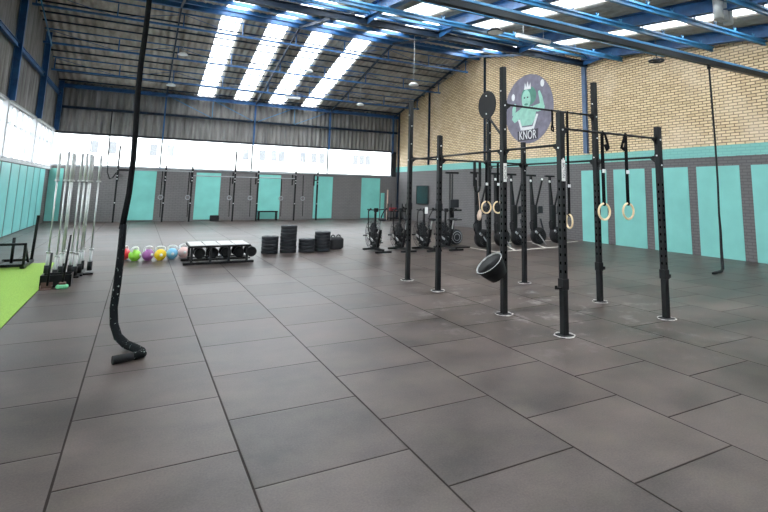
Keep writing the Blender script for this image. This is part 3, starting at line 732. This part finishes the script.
# ------------------------------------------------------------------ air bikes
def air_bike(lab):
    """front (fan) towards +Y, rider seat towards -Y"""
    r = thing('air_bike', lab, 'exercise bike', (0, 0, 0), 0, 'air bikes in a row by the right wall')
    for y, w in ((.42, .5), (-.45, .46)):
        MB().bar((-w / 2, y, .04), (w / 2, y, .04), .07, .05).build('foot_bar', 'black_steel', r)
    MB().bar((0, .42, .08), (0, -.45, .08), .06, .07).bar((0, .10, .1), (0, .22, .62), .07, .05).bar((0, -.02, .1), (0, -.22, .62), .07, .06).bar((0, -.05, .32), (0, .3, .36), .06, .05).build('frame', 'black_steel', r)
    cage = MB()
    for x in (-.10, .10):
        for R_ in (.37, .29, .21, .13): cage.torus((x, .28, .45), R_, .0065, (1, 0, 0), 36, 6)
        for k in range(12):
            a = k * PI / 6; cage.cyl((x, .28 + math.cos(a) * .06, .45 + math.sin(a) * .06), (x, .28 + math.cos(a) * .37, .45 + math.sin(a) * .37), .004, n=5)
    for k in range(12):
        a = k * PI / 6; cage.cyl((-.1, .28 + math.cos(a) * .37, .45 + math.sin(a) * .37), (.1, .28 + math.cos(a) * .37, .45 + math.sin(a) * .37), .006, n=5)
    cg = cage.build('fan_cage', 'dark_grey_steel', r)
    fan = MB()
    for k in range(10):
        a = k * PI / 5; fan.bar((0, .28 + math.cos(a) * .05, .45 + math.sin(a) * .05), (0, .28 + math.cos(a) * .33, .45 + math.sin(a) * .33), .13, .012, (1, .3, .2))
    fan.cyl((-.08, .28, .45), (.08, .28, .45), .06, n=16).build('fan_blades', 'black_rubber', cg)
    MB().cyl((0, -.21, .58), (0, -.28, .86), .021, n=12).build('seat_post', 'sleeve_chrome', r)
    MB().lathe([(.0, 0), (.10, .005), (.12, .03), (.10, .055), (0, .06)], (0, -.31, .87), (0, -.1, 1), 20).prism([(-.04, -.28, .885), (.04, -.28, .885), (.02, -.08, .9), (-.02, -.08, .9)], (0, 0, .035)).build('seat', 'black_rubber', r)
    for s_ in (-1, 1):
        a = MB().tube([(s_ * .16, .12, .30), (s_ * .19, .22, .65), (s_ * .2, .22, .95), (s_ * .24, .12, 1.12), (s_ * .24, -.02, 1.17)], .016, 10); ar = a.build('handle_arm', 'black_steel', r)
        MB().cyl((s_ * .24, .10, 1.125), (s_ * .24, -.05, 1.18), .022, n=10).build('grip', 'black_rubber', ar)
        MB().bar((s_ * .11, -.02, .30), (s_ * .12, -.02 + s_ * .15, .24), .02, .035).cbox((s_ * .17, -.02 + s_ * .16, .23), (.10, .08, .025)).build('pedal', 'dark_grey_steel', r)
        MB().cyl((s_ * .14, .42, .42), (s_ * .26, .42, .42), .02, n=10).build('foot_peg', 'black_steel', r)
        MB().bar((s_ * .13, .0, .30), (s_ * .13, .40, .42), .03, .05).build('chain_guard', 'sleeve_chrome', r)
    MB().bar((0, .2, .6), (0, .18, 1.1), .05, .05).build('mast', 'black_steel', r)
    MB().cbox((0, .14, 1.14), (.13, .05, .11), 0, .01).build('console', 'black_rubber', r)
    MB().tube([(-.26, .16, 1.16), (-.1, .2, 1.14), (.1, .2, 1.14), (.26, .16, 1.16)], .014, 8).build('handlebar', 'black_steel', r)
    return r
bl = ['leftmost air bike, nearest the plate stacks', 'second air bike from the left', 'third air bike from the left, between two rig uprights', 'fourth air bike from the left, beside the ski machine']
bk = air_bike(bl[0]); bk.location = (7.2, 9.45, 0); bk.rotation_euler = (0, 0, -.02)
for k, (x, y, a) in enumerate(((7.95, 9.38, -.04), (8.68, 9.25, .0), (9.42, 9.25, -.02))): dup(bk, (x, y, 0), a, bl[k + 1])
# hand towel
tag(MB().cbox((8.70, 9.33, 1.14), (.11, .03, .2), .1, .012).build('towel', 'white_plastic'), 'small white cloth draped on the third air bike console', 'towel')

# ski machine
t = thing('ski_machine', 'tall ski machine with twin rails, T shaped top and grey monitor', 'exercise machine', (10.02, 9.95, 0))
MB().box((-.3, -.55, 0), (.3, .25, .04)).build('platform', 'black_steel', t, .008)
for x in (-.045, .045): MB().bar((x, .12, .04), (x, .12, 2.28), .03, .05).build('rail', 'black_steel', t)
MB().bar((-.24, .08, 2.30), (.24, .08, 2.30), .07, .06).build('pulley_arm', 'black_steel', t)
MB().cbox((.02, -.05, 1.33), (.32, .06, .26), 0, .01).build('monitor', 'dark_grey_steel', t)
MB().bar((-.2, -.1, 1.12), (.25, -.1, 1.12), .05, .05).bar((0, -.1, 1.12), (0, .1, 1.3), .05, .05).build('handle_rest', 'black_steel', t)
MB().bar((-.24, -.05, .82), (.3, -.05, .82), .03, .03).bar((.0, .1, .82), (0, -.05, .82), .03, .03).build('crossbar', 'black_steel', t)
fw = MB().lathe([(0, -.10), (.20, -.10), (.24, -.05), (.24, .05), (.20, .10), (0, .10)], (.02, -.12, .30), (0, 1, 0), 28).build('flywheel_housing', 'dark_grey_steel', t)
MB().torus((.02, -.23, .30), .17, .012, (0, 1, 0)).torus((.02, -.23, .30), .10, .01, (0, 1, 0)).build('cage_ring', 'brushed_grey', fw)
MB().bar((0, .05, .5), (0, .1, 1.2), .14, .08).build('column', 'black_steel', t)

# rowing machines stored on end
def rower(lab):
    r = thing('rowing_machine', lab, 'rowing machine', (0, 0, 0), 0, 'rowing machines stored upright in a row')
    MB().bar((0, .02, .30), (.0, .06, 2.28), .05, .09, (0, 1, 0)).build('slide_rail', 'black_steel', r)
    MB().bar((-.2, .06, 2.30), (.2, .06, 2.30), .06, .06).build('rear_foot', 'black_steel', r)
    MB().cbox((.05, -.03, .88), (.19, .16, .86), 0, .03).build('seat_housing', 'black_rubber', r)
    for p, q_ in (((.02, -.06, 1.25), (-.14, -.12, 2.10)), ((.10, -.06, 1.25), (.33, -.12, 2.16))):
        a = MB().bar(p, q_, .055, .05).build('leg_arm', 'black_steel', r)
        d = (Vector(q_) - Vector(p)).normalized(); MB().cyl(Vector(q_) - d * .02, Vector(q_) + d * .05, .032, n=12).build('end_cap', 'white_plastic', a)
    fl_ = MB().lathe([(0, -.12), (.23, -.12), (.28, -.06), (.28, .08), (.22, .12), (0, .12)], (.20, -.05, .29), (0, 1, 0), 28).build('flywheel_housing', 'black_rubber', r)
    q = MB()
    for R_ in (.20, .15, .10, .05): q.torus((.20, -.18, .29), R_, .006, (0, 1, 0), 28, 6)
    q.build('flywheel_grille', 'dark_grey_steel', fl_)
    MB().lathe([(0, 0), (.06, 0), (.05, .03), (0, .04)], (.05, -.14, .42), (0, -1, .2), 20).build('side_cap', 'brushed_grey', fl_)
    MB().tube([(-.06, -.06, .42), (-.16, -.1, .55), (-.18, -.1, .72), (-.11, -.1, .80), (-.04, -.08, .74)], .016, 8).build('handle', 'black_rubber', r)
    MB().bar((.1, -.1, .45), (.28, -.36, .03), .03, .03).bar((.16, -.1, .5), (.44, .1, .02), .03, .03).build('front_leg', 'brushed_grey', r)
    MB().cbox((.3, -.05, 1.15), (.18, .05, .24), 0, .01).bar((.1, -.03, 1.0), (.3, -.04, 1.05), .03, .03).bar((.3, -.04, .85), (.42, -.04, .45), .04, .04).build('monitor_arm', 'dark_grey_steel', r)
    return r
rl = ['leftmost upright rowing machine, beside the ski machine', 'second upright rowing machine, behind the small wooden rings', 'third upright rowing machine, just right of the tall front upright', 'fourth upright rowing machine, before the label upright', 'rightmost upright rowing machine, partly behind the label upright']
rw = rower(rl[0]); rw.location = (10.48, 9.3, 0)
for k, x in enumerate((11.28, 12.0, 12.92, 13.85)): dup(rw, (x, 9.35 + .08 * k, 0), random.uniform(-.08, .08), rl[k + 1])
# white floor tape bays
q = MB()
for p, q_ in (((10.3, 9.75), (10.42, 8.22)), ((10.42, 8.22), (13.6, 8.7)), ((13.6, 8.7), (14.3, 9.8)), ((11.2, 8.32), (12.0, 9.9)), ((12.6, 8.55), (13.3, 9.95)), ((11.4, 10.3), (15.3, 10.4)), ((14.1, 9.5), (15.4, 9.9))):
    q.bar((p[0], p[1], .004), (q_[0], q_[1], .004), .06, .006)
tag(q.build('floor_tape', 'tape_white'), 'off-white tape lines on the floor round the upright rowers', 'tape')

# clutter in the far right corner
t = thing('notice_board', 'dark green-black board on the right wall above the third bike', 'board', (rx(21.2) - .06, 21.2, 1.5), math.atan2(RX - FRX, FY - 9.6))
MB().box((-.0, -.62, -.5), (.03, .62, .5)).build('panel', 'screen_dark', t); MB().box((-.02, -.64, -.52), (.0, -.60, .52)).box((-.02, .60, -.52), (0, .64, .52)).box((-.02, -.64, .49), (0, .64, .52)).box((-.02, -.64, -.52), (0, .64, -.49)).build('frame', 'black_steel', t)
tag(MB().box((14.3, 23.9, 0), (14.36, 23.96, 1.75)).build('wooden_pole', 'tan_plastic'), 'tan upright pole leaning space in the far right corner', 'pole')
bpy.data.objects['wooden_pole']['label'] = 'thin tan pole standing in the far right corner'
t = thing('storage_trolley', 'small dark trolley with a red crate in the far right corner', 'trolley', (14.45, 22.9, 0))
MB().box((-.5, -.25, .1), (.5, .25, .16)).box((-.5, -.25, .5), (.5, .25, .55)).build('shelf', 'black_steel', t)
for x in (-.47, .47):
    for y in (-.22, .22): MB().bar((x, y, 0), (x, y, .95), .04, .04).build('leg', 'black_steel', t)
MB().box((-.4, -.2, .551), (-.1, .2, .73)).build('crate', 'red_plastic', t)
tag(MB().box((14.1, 24.35, .0), (14.32, 24.42, 1.55)).build('foam_board', 'teal_board'), 'narrow teal board leaning at the right end of the far wall', 'board')

# ------------------------------------------------------------------ far wall rig
t = thing('pull_up_rig', 'long black pull-up rig fixed along the far wall under the windows', 'rig', (0, 23.8, 0))
posts = [(.30, 3.55), (2.31, 2.72), (3.5, 2.7), (5.52, 3.6), (6.7, 2.72), (8.68, 2.72), (9.92, 2.75)]
for x, h in posts:
    p = MB().bar((x, 0, 0), (x, 0, h), .075, .075).build('upright', 'black_steel', t)
    MB().bar((x, 0, 2.2), (x, .68, 2.2), .05, .05).build('wall_arm', 'black_steel', t)
    MB().bar((x, .66, 1.9), (x, .66, 2.5), .07, .02).build('wall_plate', 'black_steel', t)
    for z in (2.0, 2.15, 2.45, .9): MB().cbox((x, -.04, z), (.05, .012, .04)).build('bolt', 'bolt_zinc', p)
for a, b, z in ((.3, 2.31, 2.45), (2.31, 3.5, 2.45), (3.5, 5.52, 2.25), (5.52, 6.7, 2.25), (6.7, 8.68, 2.25), (6.7, 8.68, 2.5), (8.68, 9.92, 2.55)):
    MB().cyl((a, 0, z), (b, 0, z), .025, n=10).build('pull_up_bar', 'grey_steel', t)
MB().bar((.3, -.02, 2.42), (.75, -.02, 2.42), .12, .1).build('bracket', 'black_steel', t)
fr = [(2.17, 'first from the left'), (3.36, 'second from the left'), (5.3, 'third from the left'), (6.32, 'fourth from the left'), (7.92, 'fifth from the left'), (9.1, 'rightmost')]
for x, nm in fr:
    r = thing('gymnastic_ring', 'small pale ring on the far wall rig, %s' % nm, 'gymnastic ring', (x, 23.72, 1.18), 0, 'rings on the far wall rig')
    MB().torus((0, 0, 0), .10, .02, (0, 1, 0), 24, 8).build('ring', 'grey_steel', r)
    MB().bar((0, .0, .1), (0, .08, 1.07 if x > 3.5 and x < 9 else 1.27), .04, .005).build('strap', 'strap', r)
    MB().bar((.03, .02, -.1), (.05, .04, -.95), .03, .01).build('strap_tail', 'strap', r)
q = MB().tube([(-.2, 24.3, 5.25), (-.19, 24.2, 4.2), (-.16, 24.1, 3.0), (-.12, 24.0, 2.3), (.0, 23.9, 2.0), (.12, 23.85, 2.05), (.25, 23.8, 2.3)], .028, 8)
tag(q.build('hanging_rope', 'black_rubber'), 'thin black rope hanging down the far wall window to the rig', 'rope')
t = thing('low_bench', 'small black open-frame bench against a teal far wall panel', 'bench', (7.36, 24.15, 0))
MB().box((-.5, -.18, .44), (.5, .18, .50)).build('top', 'black_steel', t)
for x in (-.46, .46):
    MB().bar((x, -.14, 0), (x, -.14, .45), .05, .05).build('leg', 'black_steel', t); MB().bar((x, .14, 0), (x, .14, .45), .05, .05).build('leg', 'black_steel', t)
tag(MB().cbox((4.72, 24.2, .14), (.42, .3, .28), 0, .02).build('storage_box', 'bag_fabric'), 'small black box on the floor at the second full teal panel', 'box')

# ------------------------------------------------------------------ mural on the brick wall
t = thing('mural', 'round grey purple mural with a mint green flexing figure and block letters', 'mural', (rx(12.7) , 12.7, 5.3), math.atan2(RX - FRX, FY - 9.6))
def disc_poly(cy, cz, ry, rz, x, n=40): return [(x, cy + ry * math.cos(2 * PI * k / n), cz + rz * math.sin(2 * PI * k / n)) for k in range(n)]
MB().prism(disc_poly(0, 0, 1.48, 1.5, 0, 56), (-.008, 0, 0)).build('background', 'mural_grey', t)
# local +y runs to the left in the photograph
def mp(pts, m, nm, d, k=.004):
    return MB().prism([(-.008 - d, -a, b) for a, b in pts], (-k, 0, 0)).build(nm, m, t)
def ell(cx, cz, rx, rz, n=24): return [(cx + rx * math.cos(2 * PI * k / n), cz + rz * math.sin(2 * PI * k / n)) for k in range(n)]
mp(ell(.05, .55, .46, .42), 'mural_green', 'hair', 0)
mp(ell(-.10, .42, .27, .42), 'mural_mint', 'head', .004)
mp([(-.42, .08), (.22, .08), (.52, -.05), (.40, -.5), (.22, -.72), (-.38, -.72), (-.5, -.45), (-.6, -.05)], 'mural_mint', 'torso', .004)
mp([(-.5, .02), (-.88, -.12), (-1.02, -.36), (-.84, -.54), (-.55, -.42), (-.44, -.2)], 'mural_mint', 'arm', .006)
mp([(-1.0, -.2), (-.98, .12), (-.84, .32), (-.74, .30), (-.76, .05), (-.82, -.18)], 'mural_mint', 'arm', .006)
mp([(.3, .08), (.74, .14), (1.0, .0), (.96, -.14), (.6, -.2), (.34, -.14)], 'mural_mint', 'arm', .006)
mp([(.98, -.02), (.86, .42), (.72, .70), (.62, .66), (.70, .30), (.74, .06)], 'mural_mint', 'arm', .006)
mp([(-.62, -.42), (-.50, -.42), (-.34, -.86), (-.44, -.92)], 'mural_white', 'collar_stripe', .010)
mp([(.50, -.28), (.62, -.30), (.34, -.92), (.24, -.86)], 'mural_white', 'collar_stripe', .010)
mp([(-.36, -.78), (.28, -.78), (.24, -.92), (-.36, -.92)], 'mural_white', 'belt', .010)
mp([(-.66, -.94), (.60, -.90), (.58, -1.34), (-.64, -1.38)], 'mural_dark', 'letter_panel', .010)
for cx, cz in ((-.92, .62), (.88, .98)): mp(ell(cx, cz, .11, .16, 12), 'mural_white', 'fist_mark', .010)
mp([(-.22, .86), (-.16, 1.15), (-.08, .95), (.0, 1.2), (.08, .95), (.18, 1.12), (.2, .84)], 'mural_white', 'crown_mark', .010, .003)
mp(ell(-.1, .2, .12, .05, 10), 'mural_green', 'beard', .010)
for dx in (-.2, 0.0): mp(ell(dx, .5, .05, .035, 8), 'mural_dark', 'eye', .010)
lt = text(t, 'lettering', 'KNOR', .54, 'mural_white', (-.0245, .03, -1.15), (PI / 2, 0, -PI / 2), .002, .68)

# ------------------------------------------------------------------ lamps
def hibay(loc, top, lab, m='white_plastic', rr=.2):
    r = thing('pendant_lamp', lab, 'lamp', loc, 0)
    MB().lathe([(.05, .10), (rr * .6, .09), (rr, .02), (rr, .0), (0, .0)], n=28).build('lamp_shade', m, r)
    MB().lathe([(0, -.012), (rr * .85, -.012), (rr * .9, 0), (0, 0)], n=24).build('diffuser', 'lamp_glass', r)
    MB().cyl((0, 0, .09), (0, 0, top - loc[2]), .014, n=8).build('hanging_rod', 'grey_steel', r)
hibay((10.4, 13.5, 5.85), roof_z(13.5) - .05, 'small disc lamp on a long rod above the leftmost rig upright')
hibay((10.77, 20.0, 6.02), roof_z(20) - .05, 'disc lamp on a rod under the far roof slope, right of the last roof light')
hibay((2.1, 21.0, 6.16), roof_z(21) - .05, 'small disc lamp beside the foreground rope, lower of the two left ones')
hibay((2.37, 19.0, 7.15), roof_z(19) - .05, 'small disc lamp left of the first roof light, the higher one')
hibay((7.77, 19.0, 7.16), roof_z(19) - .05, 'disc lamp between the third and fourth roof lights', rr=.17)
hibay((9.72, 7.35, 6.20), roof_z(7.35) - .05, 'dark ring-rimmed lamp hanging under the deep girder near the top centre', 'dark_grey_steel', .24)
r = thing('pendant_lamp', 'dark open ring lamp hanging in front of the brick wall', 'lamp', (14.75, 5.9, 5.78))
MB().torus((0, 0, 0), .20, .032, (0, 0, 1)).torus((0, 0, .01), .09, .02, (0, 0, 1)).build('ring_body', 'dark_grey_steel', r)
q = MB().cyl((0, 0, .0), (0, 0, roof_z(5.9) - .05 - 5.78), .014, n=8)
for a in (0, 2.1, 4.2): q.cyl((0, 0, .14), (math.cos(a) * .19, math.sin(a) * .19, .01), .01, n=6)
q.build('hanger', 'dark_grey_steel', r)
def tube_light(loc, L, lab, hang, rz=0, r_=.06):
    r = thing('fluorescent_fixture', lab, 'lamp', loc, rz)
    MB().cbox((0, 0, .05), (L, .12, .05), 0, .01).build('housing', 'grey_steel', r)
    MB().tube([(-L / 2, 0, 0), (-L / 2 + .03, 0, 0), (L / 2 - .03, 0, 0), (L / 2, 0, 0)], [r_ * .75, r_, r_, r_ * .75], 14).build('cover', 'lamp_glass', r)
    for x in (-L * .3, L * .3): MB().cyl((x, 0, .07), (x, 0, hang - loc[2]), .01, n=6).build('hanger', 'grey_steel', r)
tube_light((11.45, 7.7, 6.38), 1.35, 'long tubular fluorescent fixture under the girder right of the mural top', roof_z(7.7) - .05)
tube_light((7.56, 21.0, 6.2), .75, 'short white tube fixture below the third roof light', roof_z(21) - .05)
r = thing('tube_cluster', 'cluster of three grey vertical tubes hanging at the top right', 'light fixture', (12.40, 2.50, 5.60))
for k, x in enumerate((-.22, .0, .22)):
    MB().cyl((x, .02 * k, -.03 * (k == 2)), (x, .02 * k, .50), .10, n=20).build('tube', 'tube_grey', r)
MB().bar((-.22, .02, .38), (.22, .02, .38), .1, .04).bar((0, .02, .38), (0, .02, .7), .03, .03).build('hanger', 'dark_grey_steel', r)

# ------------------------------------------------------------------ daylight
w = bpy.data.worlds.new('world'); sc.world = w; w.use_nodes = True
bg = w.node_tree.nodes['Background']; bg.inputs[0].default_value = (.93, .97, 1.0, 1); bg.inputs[1].default_value = 12.0
w.cycles.sampling_method = 'AUTOMATIC'

# ------------------------------------------------------------------ camera
yaw, pit, rol, F, PX, PY, CX, CY, CZ = 0.50553836, 0.14150459, 0.01907977, 499.5568, 421.3152, 120.2704, 1.2957, -3.6319, 1.6888
cy, sy, cp, sp, cr, sr = math.cos(yaw), math.sin(yaw), math.cos(pit), math.sin(pit), math.cos(rol), math.sin(rol)
fwd = Vector((sy * cp, cy * cp, sp)); rt = Vector((cy, -sy, 0)); upv = rt.cross(fwd)
rt2 = rt * cr + upv * sr; up2 = rt * -sr + upv * cr
M = Matrix((rt2, up2, -fwd)).transposed().to_4x4(); M.translation = Vector((CX, CY, CZ))
cd = bpy.data.cameras.new('camera'); cam = bpy.data.objects.new('camera', cd); COL.objects.link(cam); cam.matrix_world = M
cd.sensor_fit = 'HORIZONTAL'; cd.sensor_width = 36; cd.lens = F * 36 / 768
cd.shift_x = (384 - PX) / 768; cd.shift_y = (PY - 256) / 768; cd.clip_start = .05; cd.clip_end = 300
sc.camera = cam
sc.view_settings.view_transform = 'Standard'; sc.view_settings.look = 'None'; sc.view_settings.gamma = 1; sc.view_settings.use_curve_mapping = False
sc.view_settings.exposure = 0.08
sc.cycles.max_bounces = 10; sc.cycles.diffuse_bounces = 6; sc.cycles.transparent_max_bounces = 12; sc.cycles.sample_clamp_indirect = 8
